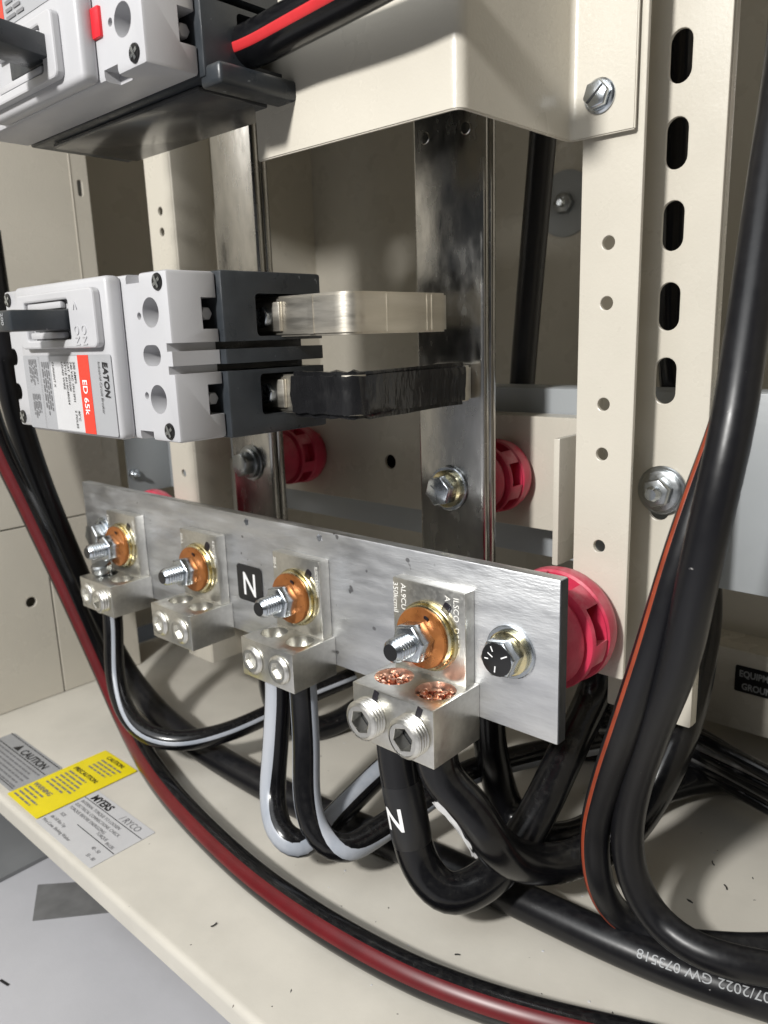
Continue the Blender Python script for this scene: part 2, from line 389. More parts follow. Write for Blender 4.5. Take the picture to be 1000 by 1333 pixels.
# side wall: three sheet panels with recessed joints, one hole drilled in the lower one
wall = structure('wall_left', box(-0.7020, -0.7000, -0.05, 0.3535, FZ, 0.45), 'cream')
def wall_panel(q, holes=()):
    return obj('panel', plate([q]+list(holes), 0.0025, (-0.65125, 0, 0), (0,1,0), (0,0,1), bev=0.0005), 'cream', wall)
wall_panel(rrect(-0.05, 0.3555, -0.1464, 0.45, 0.001), [slot_pts(0.3475, 0.1275, 0.0042, 0.013)])
wall_panel(rrect(-0.05, 0.2788, FZ+0.0004, -0.1476, 0.001), [circle_pts(0.261, -0.213, 0.0045, 14)])
wall_panel(rrect(0.2800, 0.3555, FZ+0.0004, -0.1476, 0.001))
obj('return_flange', box(-0.70, -0.6528, 0.3537, 0.3555, FZ+0.004, 0.45), 'cream', wall)
obj('fold_line', box(-0.6502, -0.6494, 0.3395, 0.3405, -0.10, 0.45, 0.0003), 'cream', wall)
structure('cabinet_top', box(-0.745, 0.20, 0.16, 0.70, 0.452, 0.455), 'cream')
structure('wall_right', box(0.20, 0.203, 0.16, 0.70, FZ, 0.455), 'cream')
structure('wall_left_recess', box(-0.745, -0.742, 0.36, 0.70, FZ, 0.45), 'cream')
# ================================================================== frame of the cabinet
t = thing('steel_upright', 'cream steel strip upright with small round holes behind the red insulator', 'upright', (-0.165, 0.333, -0.1665))
obj('face_plate', plate([rrect(-0.1790, -0.1510, -0.1665, 0.42, 0.0012)]+[circle_pts(-0.1655, z, 0.0030, 18) for z in (0.0361, 0.0105, -0.0343, -0.0573, -0.1016)], 0.0025, (0, 0.33325, 0), XA, ZA, 0.0004), 'cream', t)
obj('bracket', box(-0.2000, -0.1965, 0.348, 0.3835, -0.121, -0.054, 0.0006), 'cream', t)
obj('web', box(-0.1788, -0.1766, 0.3346, 0.3835, -0.10, 0.42), 'cream', t)
t = thing('slotted_upright', 'cream steel upright with a row of long slots beside the cables', 'upright', (-0.147, 0.36, -0.235))
sl = [slot_pts(-0.1480, z, 0.0100, 0.0213) for z in (0.1806, 0.1461, 0.1116, 0.0772, 0.0431, 0.0083, -0.0251)]+[slot_pts(-0.1480, -0.0810, 0.0100, 0.0213)]
obj('face_plate', plate([rrect(-0.1710, -0.1270, -0.1950, 0.42, 0.001)]+sl, 0.0022, (0, 0.3591, 0), XA, ZA, 0.0004), 'cream', t)
obj('side_flange', box(-0.1292, -0.1270, 0.3603, 0.366, -0.1950, 0.42, 0.0004), 'cream', t)
def hex_bolt(parent, x, z, y, af=0.0150, head=0.0075, wr=0.0115, lock='gold', hm='zinc', name='bolt', rot=0.3, wm='zinc', stub=0.0, face=None):
    """bolt standing out of a face at depth y: flat washer, lock washer, hex head."""
    b = obj(name, hexa((x, y-0.0042, z), FRONT, af, head, rot=rot), hm, parent)
    obj('washer', lathe([(0, wr-0.0005), (0.0004, wr), (0.0014, wr), (0.0018, wr-0.0005), (0.0018, 0.004)], (x, y, z), FRONT, 36, cap=False), wm, b)
    obj('lock_washer', lathe([(0, wr*0.80), (0.0003, wr*0.83), (0.0020, wr*0.83), (0.0024, wr*0.78), (0.0024, 0.004)], (x, y-0.0018, z), FRONT, 30, cap=False), lock, b)
    if stub: obj('thread', thread((x, y-0.0042-head+0.001, z), FRONT, af*0.30, stub, 0.0013), 'zinc', b)
    return b
hex_bolt(t, -0.1465, -0.0765, 0.3578, af=0.0125, head=0.0055, wr=0.0118, wm='zinc_dull', hm='zinc_dull', stub=0.0055, lock='zinc_dull')
t = thing('steel_upright', 'cream folded channel upright behind the breakers beside the dull bus bar', 'upright', (-0.505, 0.345, -0.25))
holes = [circle_pts(-0.508, z, 0.0030, 16) for z in (0.0905, 0.0765, 0.02, -0.02, -0.0985)]
obj('face_plate', plate([rrect(-0.5235, -0.4925, -0.25, 0.42, 0.001)]+holes, 0.0022, (0, 0.3311, 0), XA, ZA, 0.0004), 'cream', t)
obj('side_web', box(-0.4930, -0.4905, 0.3303, 0.3635, -0.25, 0.42, 0.0007), 'cream', t)
obj('back_flange', box(-0.4928, -0.470, 0.3613, 0.3635, -0.25, -0.09, 0.0004), 'cream', t)
# mounting rails
t = thing('mounting_rail', 'cream horizontal mounting rail with one round hole behind the bus bars', 'rail', (-0.33, 0.395, -0.1135))
obj('face', plate([rrect(-0.4690, -0.1670, -0.1135, -0.0480, 0.0012), circle_pts(-0.3450, -0.0834, 0.0048, 20)], 0.0022, (0, 0.3861, 0), XA, ZA, 0.0004), 'cream', t)
obj('flange', box(-0.4690, -0.1670, 0.3874, 0.402, -0.0502, -0.0480), 'cream', t)
obj('flange', box(-0.4690, -0.1670, 0.3874, 0.402, -0.1135, -0.1113), 'cream', t)
obj('backing', box(-0.36, -0.33, 0.3955, 0.3965, -0.105, -0.06), 'hole', t)  # near-black sheet added behind the rail hole to paint its shade
t = thing('crossbar', 'grey painted horizontal crossbar running behind the cream rail', 'crossbar', (-0.3, 0.42, -0.1360))
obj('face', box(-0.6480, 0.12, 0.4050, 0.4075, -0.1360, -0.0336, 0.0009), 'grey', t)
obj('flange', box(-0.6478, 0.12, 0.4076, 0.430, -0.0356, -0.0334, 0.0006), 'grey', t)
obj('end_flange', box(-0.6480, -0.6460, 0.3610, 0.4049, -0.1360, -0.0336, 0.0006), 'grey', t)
s_ = obj('screw', hexa((-0.6460, 0.366, -0.1175), (1,0,0), 0.0085, 0.0045), 'zinc', t); obj('thread', thread((-0.642, 0.366, -0.1175), (1,0,0), 0.0022, 0.006, 0.001), 'zinc', s_)
obj('screw', cyl((-0.6460, 0.3665, -0.072), (1,0,0), 0.0035, 0.001, 16), 'hole', t)
# far back: washer on the wall, ledge with its label
t = thing('wall_washer', 'large grey washer with a nut on the shaded back wall', 'washer', (-0.393, 0.695, 0.085))
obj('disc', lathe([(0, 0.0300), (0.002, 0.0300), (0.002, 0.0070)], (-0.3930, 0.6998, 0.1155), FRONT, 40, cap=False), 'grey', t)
obj('nut', hexa((-0.3930, 0.6978, 0.1155), FRONT, 0.017, 0.007), 'zinc_dull', t); obj('thread', thread((-0.3930, 0.6925, 0.1155), FRONT, 0.004, 0.006), 'zinc', t)
t = thing('ground_bar_bracket', 'cream ledge bracket low on the back wall carrying a black label', 'bracket', (-0.12, 0.50, -0.262))
obj('face', box(-0.215, 0.06, 0.4990, 0.5010, -0.2620, -0.2065, 0.0006), 'cream', t)
obj('shelf', box(-0.215, 0.06, 0.5011, 0.5299, -0.2085, -0.2065), 'cream', t)
t = thing('equipment_label', 'black sticker with white lettering on the ledge at the right edge', 'label', (-0.125, 0.4985, -0.2345))
obj('sticker', plate([rrect(-0.1500, -0.0950, -0.2345, -0.2165, 0.001)], 0.0004, (0, 0.4987, 0), XA, ZA), 'label_black', t)
obj('lettering', text_at('EQUIPMENT', 0.0062, (-0.1475, 0.4982, -0.2237), XA, ZA, bold=0.03, sx=0.82), 'ink_grey', t)
obj('lettering', text_at('GROUND', 0.0062, (-0.1455, 0.4982, -0.2323), XA, ZA, bold=0.03, sx=0.82), 'ink_grey', t)

# ================================================================== bus bars and stand-off insulators
def bus_bar(x0, x1, label, bolt_m, bz=-0.0824):
    t = thing('bus_bar', label, 'bus bar', ((x0+x1)/2, 0.336, -0.150), None)
    a = obj('lamination', box(x0, x1, 0.3300, 0.3357, -0.150, 0.42, 0.0022, 3), 'bus', t)
    b = obj('lamination', box(x0+0.0006, x1, 0.3363, 0.3420, -0.150, 0.42, 0.0022, 3), 'bus', t)
    return t
BB = bus_bar(-0.2743, -0.2301, 'shiny vertical bus bar that the black taped link reaches', 'zinc')
hex_bolt(BB, -0.2530, -0.0824, 0.3300, af=0.0148, head=0.0072, wr=0.0122, rot=0.25)
_b = [c for c in BB.children if c.name.startswith('bolt')][0]
m_ = nb()
for a in (0.4, 2.5, 4.6):
    u = Vector((math.cos(a), 0, math.sin(a))); w = Vector((-u.z, 0, u.x)); c = Vector((-0.2530, 0.33-0.0042-0.00735, -0.0824))
    m_.faces.new([m_.verts.new(c+u*p+w*q) for p, q in ((0.002,-0.0003),(0.005,-0.0003),(0.005,0.0003),(0.002,0.0003))])
obj('grade_mark', m_, 'zinc_dull', _b)
for dx in (-0.0127, 0.0127):
    obj('rivet', lathe([(0, 0.0030), (0.0004, 0.0026), (0.0004, 0.0)], (-0.2530+dx, 0.3300, 0.0958), FRONT, 20), 'bus', BB)
BA = bus_bar(-0.4454, -0.4018, 'dull vertical bus bar standing behind the lower breaker', 'zinc_dull')
hex_bolt(BA, -0.4236, -0.0830, 0.3300, af=0.0148, head=0.0072, wr=0.0122, hm='zinc_dull', wm='zinc_dull', lock='zinc_dull')

def insulator(x, z, y0, y1, s, label, rot=0.0):
    L_ = y1-y0; r = 0.0290*s
    prof = [(0, r*0.70), (0.03*L_, r*0.74), (0.30*L_, r*0.84), (0.33*L_, r*0.845), (0.34*L_, r*0.80), (0.39*L_, r*0.80), (0.40*L_, r*0.93), (0.43*L_, r*0.955), (0.66*L_, r*0.965), (0.68*L_, r*0.94), (0.70*L_, r*0.985), (0.80*L_, r), (0.90*L_, r*0.95), (0.98*L_, r*0.84), (L_, r*0.82)]
    bm = lathe(prof, (x, y0, z), (0,1,0), 48)
    cut = []
    for k in range(6):
        c = box(r*0.66, r*1.2, y0+0.445*L_, y0+0.67*L_, -r*0.30, r*0.30); a = rot+k*PI/3
        for v in c.verts: v.co = Vector((x+v.co.x*math.cos(a)-v.co.z*math.sin(a), v.co.y, z+v.co.x*math.sin(a)+v.co.z*math.cos(a)))
        cut.append(c)
    bm = boolean(bm, cut)
    tag(obj('insulator', bm, 'red', None, smooth=28), label, 'insulator', 'red stand-off insulators')
insulator(-0.1800, -0.1411, 0.2856, 0.3319, 1.0, 'large red ribbed insulator between the neutral bar end and cream strip', 0.33)
insulator(-0.2530, -0.0824, 0.3421, 0.3849, 0.74, 'red insulator behind the shiny bus bar, on the cream rail', 0.2)
insulator(-0.4236, -0.0830, 0.3421, 0.3849, 0.72, 'dark red insulator in shadow behind the dull bus bar', 0.2)
insulator(-0.5350, -0.1411, 0.2856, 0.3299, 1.0, 'red insulator peeking over the far end of the neutral bar', 0.33)

# ================================================================== folded cover box at the top
t = thing('cover_box', 'cream folded sheet cover over the bus bars with one slotted screw', 'cover', (-0.22, 0.29, 0.0795))
obj('sheet', folded([(-0.2987, 0.2494), (-0.1840, 0.2494), (-0.1840, 0.3295), (-0.1537, 0.3295)], 0.0020, 0.0042, 0.0795, 0.36, 0.0005), 'cream', t)
obj('light_block_panel', box(-0.640, -0.3000, 0.2600, 0.2620, 0.2120, 0.440, 0.0005), 'cream', t)  # unseen panel added to keep lamp light off the back wall
sc = obj('screw', merge(hexa((-0.1695, 0.3272, 0.0950), FRONT, 0.0102, 0.0038, rot=0.2), nb()), 'zinc', t)
obj('flange', lathe([(0, 0.0070), (0.0008, 0.0070), (0.0014, 0.0062), (0.0014, 0.003)], (-0.1695, 0.3284, 0.0950), FRONT, 32, cap=False), 'zinc', sc)
g = nb(); c = Vector((-0.1695, 0.3272-0.00395, 0.0950)); u = Vector((0.75, 0, 0.66)); w = Vector((-0.66, 0, 0.75))
g.faces.new([g.verts.new(c+u*p+w*q) for p, q in ((-0.0046,-0.0005),(0.0046,-0.0005),(0.0046,0.0005),(-0.0046,0.0005))]); obj('slot', g, 'hole', sc)

# ================================================================== circuit breakers
RD, RX = Vector((0,0,-1)), Vector((1,0,0))     # print on the breakers reads downwards, line tops to the right
def ptext(s, size, x, z, y, m, parent, name='lettering', **k):
    return obj(name, text_at(s, size, (x, y, z), RD, RX, **k), m, parent, smooth=None)
def breaker(dz, label, upper):
    t = thing('circuit_breaker', label, 'circuit breaker', (-0.36, 0.225, -0.0425+dz))
    Z = lambda a: a+dz
    G = (lambda a: dz-0.0145-a) if upper else Z            # the upper one is mounted the other way up: handle low, label high
    top = 0.0285+(0.035 if upper else 0.0)  # upper one lengthened out of view to block lamp light behind it
    sx_ = 0.0085 if upper else 0.0                          # its handle sits nearer the cable end
    cb = box(-0.4365, -0.2820, 0.1830, 0.2074, Z(-0.0420), Z(top), 0.0016)
    cuts = [cyl((-0.2955, 0.17, Z(z)), (0,1,0), 0.0062, 0.0275, 28) for z in (0.0121, -0.0239)]
    cuts += [cyl((-0.3045, 0.17, Z(z)), (0,1,0), 0.0016, 0.016, 14) for z in (0.0110, -0.0225)]
    cuts += [plate([[(b, a) for a, b in slot_pts(Z(-0.0055), -0.2975, 0.0088, 0.0135)]], 0.026, (0, 0.183, 0), XA, ZA)]
    cuts += [box(-0.2858, -0.27, 0.18, 0.22, Z(z-0.0017), Z(z+0.0017)) for z in (-0.0023, -0.0117)]
    cuts += [box(-0.2828, -0.27, 0.18, 0.22, Z(-0.0105), Z(-0.0035))]
    cuts += [box(-0.2935, -0.27, 0.1990, 0.22, Z(z), Z(z+0.0130)) for z in (0.0048, -0.0314)]
    cuts += [box(-0.3125, -0.3020, 0.178, 0.1900, Z(z), Z(z+0.010)) for z in (0.0245, -0.0480)]
    cuts += [cyl((-0.4340, 0.17, Z(z)), (0,1,0), 0.0048, 0.026, 24) for z in (0.0121, -0.0055, -0.0239)]
    cover = obj('cover', boolean(cb, cuts), 'white', t, smooth=30)
    obj('front_cover', merge(box(-0.4060, -0.3160, 0.1752, 0.1835, Z(-0.0420), Z(top), 0.0026, 3), nb()), 'white', cover)
    # toggle: raised frame, recess, handle
    def zz(a, c): return (min(G(a), G(c)), max(G(a), G(c)))
    fr = obj('toggle_frame', plate([rrect(-0.3960-sx_, -0.3210-sx_, *zz(-0.0015, 0.0240), 0.0030), rrect(-0.3880-sx_, -0.3440+sx_*0.4, *zz(0.0025, 0.0200), 0.0012)], 0.0040, (0, 0.1734, 0), XA, ZA, 0.0009), 'white', t)
    obj('recess_cheek', box(-0.3860, -0.3520+sx_, 0.1722, 0.1750, *zz(0.0030, 0.0062), 0.0008), 'white', fr)
    obj('recess_cheek', box(-0.3860, -0.3520+sx_, 0.1722, 0.1750, *zz(0.0164, 0.0196), 0.0008), 'white', fr)
    h = box(-0.3640+sx_, -0.3450+sx_, 0.1480, 0.1752, *zz(0.0066, 0.0156), 0.0010)
    for v in h.verts:
        q = (0.1752-v.co.y)/0.0272; v.co.x += (0.006 if upper else -0.004)*q
    hd = obj('toggle_handle', h, 'dark', t)
    obj('toggle_base', box(-0.3820+sx_, -0.3445+sx_, 0.1728, 0.1751, *zz(0.0064, 0.0160), 0.0004), 'dark', t)
    tx = text_at('200', 0.0036, (-0.3583+(0.0175 if upper else 0), 0.1477, max(zz(0.0146, 0.0076))), RD, RX, bold=0.01)
    obj('lettering', tx, 'ink_grey', hd, smooth=None)
    # terminals seen through the end face
    for z in (0.0113, -0.0249):
        obj('terminal_pocket', box(-0.2942, -0.2936, 0.1985, 0.2078, Z(z-0.007), Z(z+0.007)), 'hole', t)
        obj('terminal_screw', hexa((-0.2938, 0.2045, Z(z)), (1,0,0), 0.0052, 0.0075), 'white', t)
    # cover screws
    for x, z in ((-0.2882, 0.0240), (-0.2890, -0.0372), (-0.4315, 0.0240), (-0.4315, -0.0372)):
        s = obj('screw', lathe([(0, 0.0036), (0.0005, 0.0034), (0.0006, 0.0)], (x, 0.1829, Z(z)), FRONT, 24), 'label_black', t)
        g = nb()
        for a in (0.5, 0.5+PI/2):
            u = Vector((math.cos(a), 0, math.sin(a))); w = Vector((-u.z, 0, u.x)); c = Vector((x, 0.18215-0.0001*a, Z(z)))
            g.faces.new([g.verts.new(c+u*p+w*q) for p, q in ((-0.0027,-0.0007),(0.0027,-0.0007),(0.0027,0.0007),(-0.0027,0.0007))])
        obj('cross_recess', g, 'zinc', s, smooth=None)
    # base
    bb = box(-0.4365, -0.2790, 0.2076, 0.2655, Z(-0.0425), Z(top+0.0005), 0.0012)
    cuts = [plate([[(a, b) for a, b in rrect(0.2255, 0.2530, Z(z), Z(z+0.0184), 0.0020)]], 0.03, (-0.283, 0, 0), YA, ZA) for z in (0.0012, -0.0338)]
    cuts += [box(-0.2950, -0.27, 0.2, 0.28, Z(z-0.0016), Z(z+0.0016)) for z in (-0.0023, -0.0117)]
    base = obj('base', boolean(bb, cuts), 'dark', t, smooth=30)
    for z in (0.0012, -0.0338):
        obj('terminal_cavity', box(-0.2990, -0.2982, 0.2250, 0.2535, Z(z-0.0005), Z(z+0.019)), 'hole', base)
    # label on the cover
    Y0 = 0.17505
    if not upper:
        lb = obj('rating_label', plate([rrect(-0.4040, -0.3175, Z(-0.0405), Z(-0.0045), 0.0012)], 0.0003, (0, Y0, 0), XA, ZA), 'lab_grey', t)
        obj('white_field', plate([rrect(-0.3745, -0.3470, Z(-0.0400), Z(-0.0050), 0.0002)], 0.0002, (0, Y0-0.0002, 0), XA, ZA), 'lab_white', lb)
        obj('red_band', plate([rrect(-0.3470, -0.3370, Z(-0.0404), Z(-0.0046), 0.0002)], 0.0002, (0, Y0-0.0003, 0), XA, ZA), 'lab_red', lb)
        y = Y0-0.0006
        ptext('EATON', 0.0058, -0.3245, Z(-0.0075), y, 'ink_black', lb, bold=0.025, sx=0.80, shear=0.1)
        ptext('Industrial Circuit Breaker', 0.0026, -0.3285, Z(-0.0075), y, 'ink_black', lb, sx=0.86)
        ptext('ED 65k', 0.0058, -0.3440, Z(-0.0155), y, 'ink_white', lb, bold=0.012, sx=0.92)
        for k, s in enumerate(('200 AMPS', '240 VAC 1PH/3PH', 'CAT. ED2200', 'STYLE 6610C48G54', 'LOAD WIRE')):
            ptext(s, 0.0024, -0.3515-0.0029*k, Z(-0.0075), y, 'ink_black', lb, bold=0.01)
        ptext('40°C', 0.0024, -0.3515, Z(-0.0300), y, 'ink_black', lb, bold=0.01); ptext('2 POLES', 0.0024, -0.3545, Z(-0.0300), y, 'ink_black', lb, bold=0.01)
        ptext('CURRENT X', 0.0022, -0.3725, Z(-0.0075), y, 'ink_black', lb, bold=0.01)
        rows = [(0.0075, 0.0075+random.uniform(0.022, 0.029), -0.3775-0.0021*k, 0.0012) for k in range(4)]
        obj('fine_print', bars([(a, b, c, d) for a, b, c, d in rows], (0, y, 0+dz), RD, RX), 'ink_faint', lb, smooth=None)
        rows = [(0.0062+(0.017 if j else 0), 0.0062+(0.017 if j else 0)+random.uniform(0.009, 0.0145), -0.3905-0.0018*k, 0.0011) for k in range(5) for j in (0, 1)]
        obj('fine_print', bars(rows, (0, y, dz), RD, RX), 'ink_faint', lb, smooth=None)
        obj('rule', bars([(0.0050, 0.0400, -0.3865, 0.0004)], (0, y, dz), RD, RX), 'ink_faint', lb, smooth=None)
        # embossed ON mark and arrow beside the handle
        ptext('ON', 0.0058, -0.3330, Z(0.0088), 0.1713, 'white', fr, depth=0.0003, bold=0.01); ptext('ON', 0.0058, -0.3395, Z(0.0088), 0.1713, 'white', fr, depth=0.0003, bold=0.01)
        ptext('<', 0.0070, -0.3395, Z(0.0190), 0.1713, 'white', fr, depth=0.0003, bold=0.01)
        obj('mounting_plate', box(-0.52, -0.4132, 0.2700, 0.2725, Z(-0.02), Z(0.0405), 0.0006), 'cream', t)
    else:
        lb = obj('rating_label', plate([rrect(-0.4040, -0.3300, Z(-0.0080), Z(0.0580), 0.0006)], 0.0003, (0, Y0, 0), XA, ZA), 'lab_grey', t)
        obj('red_band', plate([rrect(-0.4000, -0.3775, Z(-0.0075), Z(0.0575), 0.0003)], 0.0002, (0, Y0-0.0003, 0), XA, ZA), 'lab_red', lb)
        obj('fine_print', bars([(-0.3745, -0.3745+random.uniform(0.012, 0.02), dz-0.0060+0.0030*k, 0.0022) for k in range(6)], (0, Y0-0.0006, 0), XA, ZA), 'ink_faint', lb, smooth=None)
        obj('red_button', box(-0.3180, -0.3105, 0.1815, 0.1845, Z(-0.0262), Z(-0.0150), 0.0005), 'red_plastic', t)
        obj('lip', box(-0.2840, -0.2705, 0.2085, 0.2500, Z(-0.0462), Z(-0.0380), 0.0018, 3), 'dark', t)
        obj('bottom_cover', merge(box(-0.4200, -0.2900, 0.2120, 0.2610, Z(-0.0450), Z(-0.0427), 0.0007), nb()), 'smoked', t)
    return t
low = breaker(0.0, 'complete white two-pole breaker with a red and grey rating label', False)
up = breaker(0.1455, 'white breaker cut off by the top left corner, red button on its ledge', True)

# ================================================================== links from the breaker to the bus bars
def terminal_screw(par, z):
    obj('terminal_screw', hexa((-0.2870, 0.2385, z), FRONT, 0.0085, 0.0045, rot=0.2), 'zinc', par)
t = thing('connector_link', 'bare tarnished metal link from the upper terminal, bent twice', 'connector', (-0.26, 0.27, 0.0006))
obj('bar', folded([(-0.2980, 0.2417), (-0.2370, 0.2417), (-0.2370, 0.3068), (-0.4236, 0.3068), (-0.4236, 0.3298)], 0.0064, 0.0065, 0.0006, 0.0184, 0.0010), 'stab', t)
terminal_screw(t, 0.0095)
for y in (0.2620, 0.2900, 0.2935): obj('seam', box(-0.2339, -0.2336, y-0.0004, y+0.0004, 0.0014, 0.0176), 'stab', t)
obj('seam', box(-0.2595, -0.2560, 0.2382, 0.2386, 0.0014, 0.0176), 'stab', t)
obj('terminal_pad', box(-0.2975, -0.2765, 0.2365, 0.2385, 0.0030, 0.0160, 0.0004), 'stab', t)
t = thing('connector_link', 'connecting link wrapped in black tape, reaching the shiny bus bar', 'connector', (-0.26, 0.28, -0.0345))
obj('bar', folded([(-0.2980, 0.2417), (-0.2370, 0.2417), (-0.2370, 0.3262), (-0.2660, 0.3262)], 0.0064, 0.0058, -0.0340, -0.0165, 0.0010), 'stab', t)
terminal_screw(t, -0.0250)
obj('terminal_pad', box(-0.2975, -0.2765, 0.2365, 0.2385, -0.0315, -0.0185, 0.0004), 'stab', t)
tp = folded([(-0.2740, 0.2417), (-0.2370, 0.2417), (-0.2370, 0.3195)], 0.0082, 0.0070, -0.0352, -0.0153, 0.0018)
bmesh.ops.subdivide_edges(tp, edges=[e for e in tp.edges if e.calc_length() > 0.006], cuts=5, use_grid_fill=True)
for v in tp.verts:
    d = (v.co.x+0.274)+(v.co.y-0.2417); ridge = abs(((d*1000+(v.co.z+0.03)*420) / 11.0) % 1.0-0.5)
    c = Vector((min(v.co.x, -0.2370), max(v.co.y, 0.2417), -0.0253)); n_ = Vector((v.co.x-c.x, v.co.y-c.y, (v.co.z+0.0253)*0.4))
    if n_.length > 1e-6: v.co += n_.normalized()*(0.0011*max(0, ridge-0.26)/0.24+random.uniform(-0.00022, 0.00022))
obj('tape_wrap', tp, 'tape', t, smooth=60)

# ================================================================== neutral bar
t = NB = thing('neutral_bar', 'long flat aluminium neutral bar carrying four lugs', 'neutral bar', (-0.363, 0.282, -0.1795))
bar = box(-0.5700, -0.1560, 0.2790, 0.2855, -0.1795, -0.1030, 0.0006)
obj('bar', boolean(bar, [lathe([(0, 0.0024), (0.0045, 0.0023)], (x, 0.2785, -0.1070), (0,1,0), 5) for x in (-0.3675, -0.3037)]), 'alu', t, smooth=30)
obj('end_face', box(-0.1562, -0.1556, 0.2794, 0.2851, -0.1790, -0.1035), 'alu_edge', t)
b = hex_bolt(t, -0.1800, -0.1411, 0.2790, af=0.0160, head=0.0080, wr=0.0126, rot=0.15)
obj('painted_head', lathe([(0, 0.0078), (0.0003, 0.0072), (0.0003, 0.0)], (-0.1800, 0.2790-0.0122, -0.1411), FRONT, 24), 'label_black', b)
g = nb()
for a, r0, r1 in ((0.5, 0.003, 0.0066), (2.6, 0.002, 0.005), (2.0, 0.004, 0.0065), (3.2, 0.004, 0.006), (4.6, 0.003, 0.006)):
    u = Vector((math.cos(a), 0, math.sin(a))); w = Vector((-u.z, 0, u.x)); c = Vector((-0.1800, 0.26635, -0.1411))
    g.faces.new([g.verts.new(c+u*p+w*q) for p, q in ((r0,-0.0003),(r1,-0.0003),(r1,0.0003),(r0,0.0003))])
obj('grade_mark', g, 'ink_white', b, smooth=None)
hex_bolt(t, -0.5420, -0.1400, 0.2790, af=0.0160, head=0.0080, wr=0.0126, hm='zinc_dull', wm='zinc', lock='zinc', rot=0.15)
st = obj('sticker', plate([rrect(-0.3800, -0.3560, -0.1575, -0.1345, 0.0024)], 0.0004, (0, 0.2787, 0), XA, ZA), 'label_black', t)
obj('letter', text_at('N', 0.0205, (-0.3680, 0.2783, -0.1533), XA, ZA, bold=0.012, align='CENTER', sx=0.85), 'ink_white', st, smooth=None)

